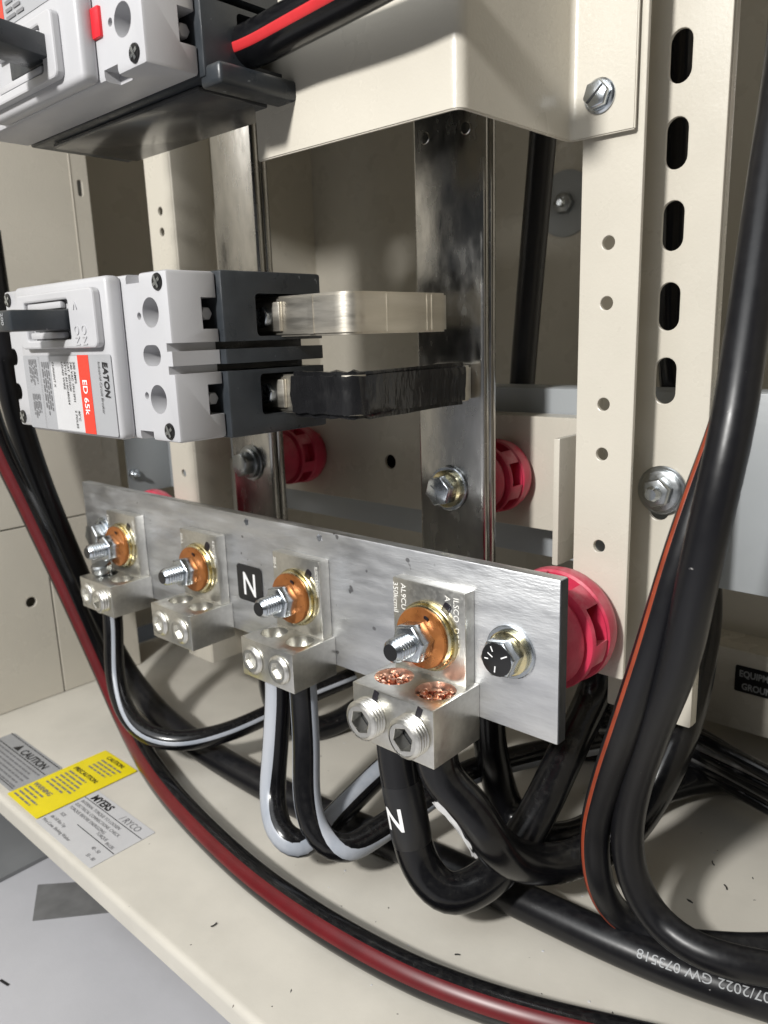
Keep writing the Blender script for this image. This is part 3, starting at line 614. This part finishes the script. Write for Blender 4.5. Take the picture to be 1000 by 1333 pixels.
# ---------------------------------------------------------------- lugs
def lug(x, label, big, loose=0.0):
    pw, bw = (0.0440, 0.0495) if big else (0.0390, 0.0435)
    yb, zt, zb, zp = (0.2435, -0.1622, -0.1908, -0.1160) if big else (0.2470, -0.1625, -0.1850, -0.1180)
    hr, hx, hy = (0.0098, 0.0128, 0.2605) if big else (0.0078, 0.0108, 0.2625)
    t = thing('lug', label, 'lug', (x, 0.262, zb), 'two-barrel lugs on the neutral bar')
    YP = 0.2716                                                       # tongue front
    blk = box(x-bw/2, x+bw/2, yb, 0.2789, zb, zt, 0.0005)
    cuts = [cyl((x+s*hx, hy, zb-0.005), (0,0,1), hr, zt-zb+0.01, 32) for s in (-1, 1)]
    obj('block', boolean(blk, cuts), 'tin', t, smooth=30)
    tg = obj('tongue', box(x-pw/2, x+pw/2, YP, 0.2789, zt-0.0002, zp, 0.0006), 'tin', t)
    zs = -0.1411
    # stamped lettering, reading downwards
    if big:
        obj('lettering', text_at('ILSCO  D971', 0.0044, (x+0.0155, YP-0.0002, zp-0.0030), RD, RX), 'emboss', tg, smooth=None)
        obj('lettering', text_at('A     150', 0.0044, (x+0.0105, YP-0.0002, zp-0.0030), RD, RX), 'emboss', tg, smooth=None)
        obj('lettering', text_at('AL9CU', 0.0044, (x-0.0165, YP-0.0002, zp-0.0022), RD, RX), 'emboss', tg, smooth=None)
        obj('lettering', text_at('350kcmil', 0.0044, (x-0.0215, YP-0.0002, zp-0.0022), RD, RX), 'emboss', tg, smooth=None)
    else:
        obj('lettering', text_at('ILSCO D2050', 0.0030, (x+0.0160, YP-0.0002, zp-0.0030), RD, RX), 'emboss', tg, smooth=None)
        obj('lettering', text_at('250-6', 0.0030, (x-0.0185, YP-0.0002, zp-0.0030), RD, RX), 'emboss', tg, smooth=None)
    # stud, washers, nut
    k = 0.95 if big else 0.90
    obj('flat_washer', lathe([(0, 0.0178*k), (0.0004, 0.0182*k), (0.0020, 0.0182*k), (0.0024, 0.0177*k), (0.0024, 0.006)], (x+0.001, YP, zs), FRONT, 44, cap=False), 'gold', t)
    obj('lock_washer', lathe([(0, 0.0166*k), (0.0015, 0.0170*k), (0.0018, 0.0165*k), (0.0018, 0.006)], (x+0.0006, YP-0.0024, zs), FRONT, 44, cap=False), 'gold', t)
    ow = obj('spring_washer', lathe([(0, 0.0158*k), (0.0014, 0.0160*k), (0.0022, 0.0155*k), (0.0036, 0.0092*k), (0.0036, 0.005)], (x, YP-0.0042, zs), FRONT, 44, cap=False), 'orange', t)
    obj('nut', hexa((x, YP-0.0074, zs), FRONT, 0.0185*k, 0.0092*k, rot=0.35+random.uniform(-0.2, 0.2)), 'zinc', t)
    sd = obj('stud', thread((x, YP-0.0150, zs), FRONT, 0.0061*k, 0.0125, 0.0017), 'zinc', t)
    obj('stud_end', cyl((x, YP-0.02745, zs), FRONT, 0.0042*k, 0.0004, 20), 'label_black', sd)
    # ink witness marks
    m1 = plate([rrect(-0.0022, 0.0022, -0.0034, 0.0034, 0.0015)], 0.0003, (x+0.0118*k+random.uniform(-0.0015, 0.0015), YP-0.0002, zs+0.0165*k+random.uniform(-0.001, 0.001)), Vector((0.86,0,-0.5)), Vector((0.5,0,0.86)))
    obj('ink_mark', m1, 'marker', tg)
    m2 = plate([rrect(-0.0014, 0.0014, -0.0022, 0.0022, 0.0010)], 0.0004, (x+0.0045, YP-0.0070, zs+0.0112*k), Vector((0.92,0,-0.37)), Vector((0.34,-0.36,0.86)))
    obj('ink_mark', m2, 'marker', ow)
    m3 = plate([rrect(-0.0012, 0.0012, -0.0014, 0.0014, 0.0008)], 0.0004, (x+0.0135*k, YP-0.0060, zs-0.0040), XA, ZA)
    obj('ink_mark', m3, 'marker', ow)
    # clamping screws in the front of the block
    for n_, s in enumerate((-1, 1)):
        rs = 0.0099 if big else 0.0083; cx = x+s*(hx+0.0004); cz = zb+(zt-zb)*0.50; outp = 0.0062 if big else (0.0006+(loose if n_ == 1 else 0.0))
        pr = []; d = 0.0
        while d < outp: pr += [(d, rs*0.93), (d+0.0006, rs), (d+0.0011, rs), (d+0.0017, rs*0.93)]; d += 0.0018
        ends = max(outp, d)
        pr += [(ends, rs*0.93), (ends+0.0007, rs*0.80)]
        ss = obj('set_screw', lathe(pr, (cx, yb, cz), FRONT, 32, cap=False), 'tin', t)
        hx_ = [(0.0061*(rs/0.0103)*math.cos(0.3+PI*j/3), 0.0061*(rs/0.0103)*math.sin(0.3+PI*j/3)) for j in range(6)]
        obj('socket_face', plate([circle_pts(0, 0, rs*0.80, 28), hx_], 0.007, (cx, yb-ends-0.0007+0.0035+0.0001, cz), XA, ZA, 0.0003), 'tin', ss)
        obj('socket_bottom', cyl((cx, yb-ends+0.0068, cz), FRONT, rs*0.72, 0.0003, 20), 'hole', ss)
        if big:
            for dx, dz, h in ((0.0035, 0.0112, 0.0030), (-0.0040, -0.0118, 0.0020)):
                obj('ink_mark', plate([rrect(-0.0015, 0.0015, -h, h, 0.0004)], 0.0003, (cx+dx, yb-0.0002, cz+dz), Vector((0.94,0,-0.34)), Vector((0.34,0,0.94))), 'marker', ss)
    # conductors in the barrels
    if big:
        for s in (-1, 1):
            bm = nb(); rs_ = 0.00152; spots = [(0, 0)]
            for q, cnt in ((0.0031, 6), (0.0061, 12), (0.0084, 16)):
                for j in range(cnt):
                    a = 2*PI*j/cnt+q*300; spots.append((q*math.cos(a), q*math.sin(a)))
            for px_, py_ in spots:
                tl = Vector((random.uniform(-0.12, 0.12), random.uniform(-0.16, 0.06), 1.0)); hgt = 0.0088+random.uniform(-0.0012, 0.0010)-0.10*abs(py_)
                merge(bm, lathe([(0, rs_), (hgt-0.0003, rs_), (hgt, rs_*0.72), (hgt+random.uniform(-0.0002, 0.0006), 0.0)], (x+s*hx+px_, hy+py_, zt-0.0112), tl, 10))
            obj('copper_strands', bm, 'copper', t, kind='stuff')
    else:
        for s in (-1, 1):
            obj('barrel_plug', lathe([(0, hr*0.98), (0.0015, hr*0.9), (0.003, 0.0)], (x+s*hx, hy, zt-0.0085), (0,0,1), 20), 'tin', t)
    return t
lug(-0.2222, 'largest lug, with bright copper strands showing in both barrels', True)
lug(-0.3165, 'lug just right of the N sticker, holding two white-striped cables', False)
lug(-0.4095, 'lug left of the N sticker with no cable under it', False)
L1 = lug(-0.5035, 'farthest lug at the left end, a spare bolt standing in its barrel', False, 0.0035)
sb = thing('spare_bolt', 'short steel bolt dropped head up into the barrel of the farthest lug', 'bolt', (-0.5143, 0.2625, -0.1640))
obj('head', lathe([(0, 0.0070), (0.0008, 0.0074), (0.0052, 0.0074), (0.0062, 0.0062), (0.0062, 0)], (-0.5143, 0.2595, -0.1600), (0.05,-0.2,1), 10), 'zinc_dull', sb)
obj('shank', thread((-0.5143, 0.2612, -0.1690), (0.05,-0.2,1), 0.0052, 0.0098, 0.0014), 'zinc', sb)

# ================================================================== cables
CP = {
'L4a': [(-.2350,.2605,-.1800),(-.2350,.2605,-.2050),(-.2292,.2605,-.2334),(-.2229,.2615,-.2618),(-.2073,.2645,-.2740),(-.1942,.2837,-.2680),(-.1894,.3120,-.2522),(-.1883,.3450,-.2270),(-.1914,.3850,-.2047),(-.1867,.3920,-.1680),(-.1857,.3920,-.1313)],
'L4b': [(-.2094,.2605,-.1800),(-.2085,.2605,-.2050),(-.1950,.2670,-.2201),(-.1861,.2720,-.2383),(-.1805,.2977,-.2620),(-.1695,.3251,-.2700),(-.1539,.3450,-.2588),(-.1431,.3650,-.2306),(-.1413,.3900,-.2050),(-.1454,.4150,-.1836),(-.1497,.4320,-.1576),(-.1576,.4400,-.1196),(-.1688,.4410,-.0671),(-.1773,.4410,-.0070),(-.1806,.4410,.0896),(-.1818,.4410,.1633),(-.1825,.4410,.2184)],
'L5': [(-.2394,.3500,-.1864),(-.2422,.3500,-.2214),(-.2378,.3500,-.2531),(-.2290,.3550,-.2851),(-.2078,.3509,-.2900),(-.1924,.3636,-.2900),(-.1815,.3900,-.2856),(-.1735,.4314,-.2850),(-.1514,.4760,-.2870),(-.1168,.5029,-.2920),(-.0756,.5145,-.2920)],
'W1': [(-.3275,.2630,-.1760),(-.3275,.2630,-.1950),(-.3276,.2580,-.2312),(-.3237,.2500,-.2607),(-.3064,.2407,-.2720),(-.2966,.2464,-.2780),(-.2965,.2662,-.2750),(-.2995,.2985,-.2700),(-.3001,.3276,-.2640),(-.2924,.3652,-.2550),(-.2817,.4119,-.2450)],
'W2': [(-.3060,.2630,-.1760),(-.3060,.2630,-.1950),(-.3026,.2600,-.2232),(-.2956,.2520,-.2524),(-.2851,.2493,-.2680),(-.2726,.2549,-.2740),(-.2689,.2788,-.2735),(-.2632,.3060,-.2690),(-.2548,.3398,-.2620),(-.2342,.3759,-.2580),(-.2015,.4125,-.2520)],
'W0': [(-.5145,.2630,-.1780),(-.5145,.2630,-.2000),(-.5075,.2560,-.2384),(-.4886,.2509,-.2580),(-.4639,.2516,-.2680),(-.4440,.2632,-.2720),(-.4258,.2891,-.2710),(-.4161,.3233,-.2670),(-.4091,.3552,-.2620),(-.3960,.3917,-.2560)],
'F2': [(-.5700,.2123,.0068),(-.5800,.2235,-.0576),(-.5800,.2409,-.1172),(-.5750,.2583,-.1811),(-.5650,.2736,-.2479),(-.5400,.2766,-.2915),(-.4500,.2492,-.2945),(-.3789,.2346,-.2945),(-.3055,.2264,-.2945),(-.2434,.2273,-.2945),(-.1945,.2338,-.2945),(-.1524,.2464,-.2945),(-.1165,.2618,-.2945),(-.0753,.2804,-.2945)],
'F1': [(-.6000,.2456,.0815),(-.6000,.2464,.0176),(-.6050,.2499,-.0330),(-.6050,.2594,-.0931),(-.6050,.2758,-.1589),(-.6000,.2921,-.2221),(-.5850,.3058,-.2752),(-.4927,.2901,-.2880),(-.4190,.2886,-.2935),(-.3406,.2901,-.2935),(-.2806,.2973,-.2935),(-.2279,.3029,-.2935),(-.1806,.3060,-.2935),(-.1395,.3091,-.2935),(-.1041,.3145,-.2935),(-.0732,.3227,-.2935),(-.0394,.3332,-.2935)],
'R1': [(-.1096,.3978,.1496),(-.1044,.3767,.0975),(-.1020,.3486,.0356),(-.1012,.3255,-.0058),(-.1019,.3060,-.0396),(-.1051,.2926,-.0646),(-.1093,.2857,-.0879),(-.1160,.2813,-.1227),(-.1274,.2849,-.1628),(-.1398,.2943,-.1992),(-.1481,.3015,-.2323),(-.1458,.3035,-.2595),(-.1384,.3162,-.2840),(-.1212,.3217,-.2890),(-.1020,.3380,-.2935),(-.0796,.3570,-.2945),(-.0561,.3844,-.2945)],
'R2': [(-.1060,.3599,.1374),(-.1008,.3402,.0947),(-.0963,.3153,.0458),(-.0926,.2934,.0001),(-.0909,.2783,-.0359),(-.0925,.2732,-.0569),(-.0972,.2725,-.0898),(-.1046,.2797,-.1255),(-.1187,.2905,-.1658),(-.1305,.3006,-.2063),(-.1333,.3042,-.2312),(-.1289,.3065,-.2548),(-.1181,.3087,-.2700),(-.1007,.3072,-.2730),(-.0841,.3123,-.2740),(-.0657,.3253,-.2770),(-.0435,.3500,-.2850)],
'BK': [(-.2673,.4500,.1438),(-.2700,.4500,.1099),(-.2767,.4500,.0381),(-.2835,.4500,-.0401),(-.2872,.4500,-.1087)],
'U1': [(-.2920,.2310,.1195),(-.2830,.2310,.1190),(-.2700,.2305,.1185),(-.2569,.2305,.1195),(-.2318,.2285,.1199),(-.1985,.2260,.1209),(-.1659,.2260,.1242)],
'B2': [(-.2980,.3629,-.2985),(-.2855,.3985,-.2985),(-.2609,.4390,-.2985),(-.2254,.4743,-.2985),(-.1810,.4882,-.2985),(-.1217,.4896,-.2985)],
'B3': [(-.4159,.3290,-.2150),(-.4347,.3414,-.2550),(-.4370,.3508,-.2850),(-.4153,.3585,-.2940),(-.4054,.3819,-.2940),(-.3920,.4035,-.2800),(-.3683,.4143,-.2500)],
}
DEF = ((0, (0,0,1)),)
def cable(name, key, r, label, material='cable', stripe=None, half=0.3, ref=DEF, group=None, cat='cable'):
    tb = Tube(CP[key], r, ref)
    o = tag(obj(name, tb.mesh(), material, None, smooth=60), label, cat, group)
    if stripe:
        for c, hw in (half if isinstance(half, (list, tuple)) else ((0.0, half),)):
            obj('stripe', tb.band(c-hw, c+hw), stripe, o, smooth=60)
    return tb, o
tb, o = cable('cable', 'L4a', 0.0100, 'thick black cable with the N tag under the largest lug', 'cable', ref=((0, (0.35,-0.9,0)), (0.3, (0.35,-0.9,0)), (1, (0.9,-0.3,0.2))))
sv = obj('tag_sleeve', tb.sleeve(0.105, 0.225), 'label_black', o, smooth=60)
obj('letter', tb.text('N', 0.0165, 0.168, 0.30, lift=0.0006, bold=0.02, rot=1, sx=0.82), 'ink_white', sv, smooth=None)
tb, o = cable('cable', 'L4b', 0.0102, 'thick black cable with a torn white tag under the largest lug', 'cable', ref=((0, (-0.60,-0.80,0)), (1, (-0.6,-0.8,0.2))))
sv = obj('torn_tag', tb.band(-0.1, 1.5, 0.0005, 0.050, 0.098), 'label_black', o, smooth=60)
tt = tb.band(-0.45, 0.02, 0.0008, 0.047, 0.102, seg=6)
for v in tt.verts: v.co += Vector((random.uniform(-1,1), random.uniform(-1,1), random.uniform(-1,1)))*0.0007
obj('torn_edge', tt, 'sleeve_white', sv, smooth=60)
cable('cable', 'L5', 0.0100, 'dusty black cable curving behind the two thick ones', 'cable')
cable('striped_cable', 'W1', 0.0076, 'cable whose broad grey-white stripe faces left, under the N lug', 'cable', 'stripe_white', ((0.0, 0.62), (2.6, 0.25)), ref=((0, (0.12,-0.95,0)), (0.4, (0.12,-0.95,0)), (0.6, (0.2,-0.6,0.7)), (1, (0.5,-0.7,0.5))), group='white striped cables')
cable('striped_cable', 'W2', 0.0076, 'cable whose narrow white stripe runs down its right side, under the N lug', 'cable', 'stripe_white', ((0.0, 0.50), (2.7, 0.30)), ref=((0, (0.97,0.30,0)), (0.35, (0.97,0.25,-0.1)), (0.55, (0.55,-0.75,-0.5)), (1, (0.5,-0.7,-0.5))), group='white striped cables')
cable('striped_cable', 'W0', 0.0070, 'thin white-striped black cable looping from the farthest lug', 'cable', 'stripe_white', ((0.0, 0.20),), ref=((0, (0.85,-0.5,0)), (0.35, (0.85,-0.5,0.0)), (0.6, (0.3,-0.9,0.2)), (1, (0.4,-0.9,0.1))), group='white striped cables')
cable('red_striped_cable', 'F2', 0.0084, 'black cable with a broad dark red stripe crossing the cabinet floor', 'cable', 'stripe_red', ((0.0, 0.50),), ref=((0, (0.55,-0.6,0.2)), (0.3, (0.5,-0.75,0.3)), (0.5, (0.1,-0.8,0.6)), (1, (0.2,-0.75,0.62))))
tb, o = cable('cable', 'F1', 0.0095, 'plain black cable with printed date lying along the cabinet floor', 'cable_matt', ref=((0, (0.5,-0.7,0.4)), (1, (0.2,-0.62,0.76))))
obj('print', tb.text('07/2022 GW 073518', 0.0058, 0.932, 0.10, along=-1, bold=0.0, sx=1.12), 'ink_grey', o, smooth=None)
cable('orange_striped_cable', 'R1', 0.0069, 'black cable with a thin orange-red stripe dropping at the right', 'cable_matt', 'stripe_orange', ((0.0, 0.17),), ref=((0, (-0.9,-0.4,0)), (0.3, (-0.62,-0.78,0)), (0.62, (-0.50,-0.86,0.1)), (0.78, (-0.4,-0.8,-0.3)), (0.9, (0.3,-0.9,-0.2)), (1, (0.4,-0.9,0.1))))
cable('cable', 'R2', 0.0074, 'nearest plain black cable sweeping down the right edge', 'cable_matt')
cable('cable', 'BK', 0.0084, 'black cable slanting down in the shade behind the bus bar', 'black')
cable('cable', 'B2', 0.0042, 'thin black wire on the cabinet floor beyond the neutral bar', 'cable')
cable('cable', 'B3', 0.0090, 'black cable bend on the far floor behind the N lug cables', 'cable')
tb, o = cable('red_striped_cable', 'U1', 0.0086, 'black cable with a bright red stripe leaving the upper breaker', 'cable', 'stripe_bright', ((0.0, 0.22),), ref=((0, (0.3,-0.9,-0.25)), (1, (0.3,-0.9,-0.25))))
# bundle of thin black wires going off to the right under the label
for k in range(12):
    z = FZ+0.016+0.0048*k+random.uniform(-0.001, 0.001); y = 0.475-0.004*k+random.uniform(-0.008, 0.008)
    pts = [(-0.30+0.01*k, y+0.02, max(FZ+0.004, z-0.02)), (-0.21, y+0.008, z+random.uniform(-0.003, 0.003)), (-0.155, y, z+random.uniform(-0.004, 0.004)), (-0.11, y-0.004, z-0.006+random.uniform(-0.004, 0.004)), (-0.05, y-0.01, max(FZ+0.004, z-0.016)), (0.02, y-0.02, FZ+0.006+0.004*k)]
    tb = Tube(pts, 0.0030+random.uniform(-0.0006, 0.0012), DEF)
    tag(obj('thin_wire', tb.mesh(12), 'cable' if k % 4 else 'steel_wire', None, smooth=60), 'one of the thin wires bundled under the equipment label', 'wire', 'thin wires under the equipment label')

# ================================================================== stickers on the cabinet floor
YU = Vector((0,1,0)); ZF = FZ+0.0003
t = thing('caution_sticker', 'silver sticker headed CAUTION at the left edge of the pan', 'sticker', (-0.57, 0.198, FZ))
lb = obj('paper', plate([rrect(-0.6100, -0.5255, 0.1790, 0.2172, 0.0030)], 0.0003, (0, 0, ZF), XA, YU), 'lab_silver', t)
obj('rule', bars([(-0.61, -0.5275, 0.2148, 0.0012), (-0.61, -0.5275, 0.2040, 0.0012), (-0.61, -0.5275, 0.1812, 0.0009)], (0,0,ZF+0.0004), XA, YU), 'ink_black', t, smooth=None)
obj('heading', text_at('CAUTION', 0.0085, (-0.5745, 0.2060, ZF+0.0004), XA, YU, bold=0.02), 'ink_black', t, smooth=None)
g = nb(); g.faces.new([g.verts.new((a, b, ZF+0.0004)) for a, b in ((-0.5860, 0.2062), (-0.5775, 0.2062), (-0.58175, 0.2130))]); obj('warning_triangle', g, 'ink_black', t, smooth=None)
obj('fine_print', bars([(-0.60, -0.5285-random.uniform(0, 0.012), 0.2005-0.0036*k, 0.0022) for k in range(6)], (0,0,ZF+0.0004), XA, YU), 'ink_faint', t, smooth=None)
t = thing('yellow_sticker', 'yellow sticker with black print between the silver and white ones', 'sticker', (-0.50, 0.212, FZ))
Z2 = ZF+0.0005
lb = obj('paper', plate([rrect(-0.5245, -0.4790, 0.1762, 0.2500, 0.0012)], 0.0003, (0, 0, Z2), XA, YU), 'lab_yellow', t)
obj('heading', text_at('CAUTION:', 0.0048, (-0.5130, 0.2440, Z2+0.0004), XA, YU, bold=0.02), 'ink_black', t, smooth=None)
obj('heading', text_at('PRECAUTION:', 0.0050, (-0.5190, 0.2215, Z2+0.0004), XA, YU, bold=0.02), 'ink_black', t, smooth=None)
obj('stamp', text_at('WARNING', 0.0050, (-0.5220, 0.1930, Z2+0.0004), XA, YU, bold=0.02), 'ink_faint', t, smooth=None)
obj('fine_print', bars([(-0.513, -0.483-random.uniform(0, 0.008), 0.2400-0.0034*k, 0.0022) for k in range(4)]+[(-0.518, -0.486-random.uniform(0, 0.010), 0.2175-0.0034*k, 0.0022) for k in range(6)]+[(-0.521, -0.492-random.uniform(0, 0.012), 0.1895-0.0034*k, 0.0021) for k in range(4)], (0,0,Z2+0.0004), XA, YU), 'ink_faint', t, smooth=None)
t = thing('torque_sticker', 'white sticker with a bold maker name and torque table', 'sticker', (-0.44, 0.197, FZ))
lb = obj('paper', plate([rrect(-0.4785, -0.4055, 0.1750, 0.2190, 0.0010)], 0.0003, (0, 0, ZF), XA, YU), 'lab_white', t)
Z3 = ZF+0.0004
obj('heading', text_at('MYERS', 0.0080, (-0.4735, 0.2108, Z3), XA, YU, bold=0.03, sx=1.0), 'ink_black', t, smooth=None)
obj('heading', text_at('/ RYCO', 0.0070, (-0.4365, 0.2110, Z3), XA, YU, sx=0.95), 'ink_faint', t, smooth=None)
for k, s in enumerate(('INTERNAL TORQUE TO LOOSEN', 'ELECTRICAL CONNECTIONS. CHECK', 'TORQUE BEFORE ENERGIZING')):
    obj('lettering', text_at(s, 0.0034, (-0.4755, 0.2048-0.0042*k, Z3), XA, YU, sx=0.98), 'ink_faint', t, smooth=None)
obj('rule', bars([(-0.4780, -0.4775, 0.2095, 0.0001)], (0,0,Z3), XA, YU), 'ink_black', t, smooth=None)
g = nb()
for x0, x1, y in ((-0.4780, -0.4060, 0.2092), (-0.4520, -0.4060, 0.1905)):
    g.faces.new([g.verts.new((a, b, Z3)) for a, b in ((x0, y), (x1, y), (x1, y+0.0005), (x0, y+0.0005))])
obj('rule', g, 'ink_black', t, smooth=None)
for s, x, y in (('SIZE', -0.4730, 0.1890), ('TORQUE', -0.4340, 0.1935), ('IN-LBS', -0.4200, 0.1920), ('#6-1/0 Bus Tap', -0.4750, 0.1835), ('40 - 50', -0.4230, 0.1845), ('Wire Conn. Shelving Washer', -0.4765, 0.1785), ('55 - 80', -0.4190, 0.1790)):
    obj('lettering', text_at(s, 0.0034, (x, y, Z3), XA, YU, sx=0.9), 'ink_faint', t, smooth=None)
# patch on the room floor, dark scuffs, crumbs
tag(obj('tape_patch', plate([[(-0.510, 0.182), (-0.4755, 0.2170), (-0.4455, 0.2010), (-0.4780, 0.1640)]], 0.0006, (0, 0, GZ+0.0005), XA, YU), 'tapegrey'), 'square of grey tape stuck on the room floor', 'tape')
g = nb()
def crumb(x, y, z, s, stretch=1.0):
    a = random.uniform(0, PI); n = random.randint(4, 6); h = s*0.35
    pts = [(s*random.uniform(0.6, 1.1)*math.cos(2*PI*k/n)*stretch, s*random.uniform(0.6, 1.1)*math.sin(2*PI*k/n)) for k in range(n)]
    pts = [(p*math.cos(a)-q*math.sin(a)+x, p*math.sin(a)+q*math.cos(a)+y) for p, q in pts]
    lo = [g.verts.new((p, q, z)) for p, q in pts]; hi = [g.verts.new((x+(p-x)*0.7, y+(q-y)*0.7, z+h)) for p, q in pts]
    g.faces.new(hi)
    for k in range(n): g.faces.new((lo[k], lo[(k+1)%n], hi[(k+1)%n], hi[k]))
for k in range(48): crumb(random.uniform(-0.42, -0.07), random.uniform(0.178, 0.45), FZ, random.choice((0.0003, 0.0003, 0.0004, 0.0005, 0.0009)), random.uniform(1, 3.0))
o = obj('debris', g, 'ink_black', None, smooth=None); o['kind'] = 'stuff'; o['label'] = 'dark crumbs and strand clippings scattered on the cabinet floor'; o['category'] = 'debris'
g = nb()
for k in range(34): crumb(random.uniform(-0.40, -0.08), random.uniform(0.19, 0.46), FZ, random.uniform(0.0003, 0.0009), random.uniform(1, 1.6))
o = obj('debris', g, 'lab_white', None, smooth=None); o['kind'] = 'stuff'; o['label'] = 'pale crumbs scattered on the cabinet floor'; o['category'] = 'debris'
for k, (x, y) in enumerate(((-0.115, 0.395), (-0.128, 0.41), (-0.20, 0.262), (-0.31, 0.195))):
    a = random.uniform(0, 6.3); l = random.uniform(0.0012, 0.0030); q = random.uniform(-0.6, 0.6); pts = [(x+math.cos(a+q*s)*l*s, y+math.sin(a+q*s)*l*s, FZ+0.0006+0.0004*abs(s)) for s in (-1, -0.3, 0.3, 1)]
    o = obj('debris', Tube(pts, 0.00035, DEF, 0.0006).mesh(6), 'ink_black', None); o['kind'] = 'stuff'; o['label'] = 'curled wire clipping lying on the cabinet floor'; o['category'] = 'debris'
g = nb()
for x, y, a, l in ((-0.362, 0.132, 1.9, 0.010), (-0.335, 0.085, 1.9, 0.012), (-0.44, 0.13, 0.2, 0.004), (-0.40, 0.10, 0.9, 0.003), (-0.36, 0.10, 1.3, 0.004), (-0.45, 0.10, 2.3, 0.003)):
    u = Vector((math.cos(a), math.sin(a), 0)); w = Vector((-u.y, u.x, 0)); c = Vector((x, y, GZ+0.0006))
    g.faces.new([g.verts.new(c+u*p+w*q) for p, q in ((-l,-0.0008),(l,-0.0008),(l,0.0008),(-l,0.0008))])
o = obj('debris', g, 'ink_black', None, smooth=None); o['kind'] = 'stuff'; o['label'] = 'black clippings lying on the room floor'; o['category'] = 'debris'
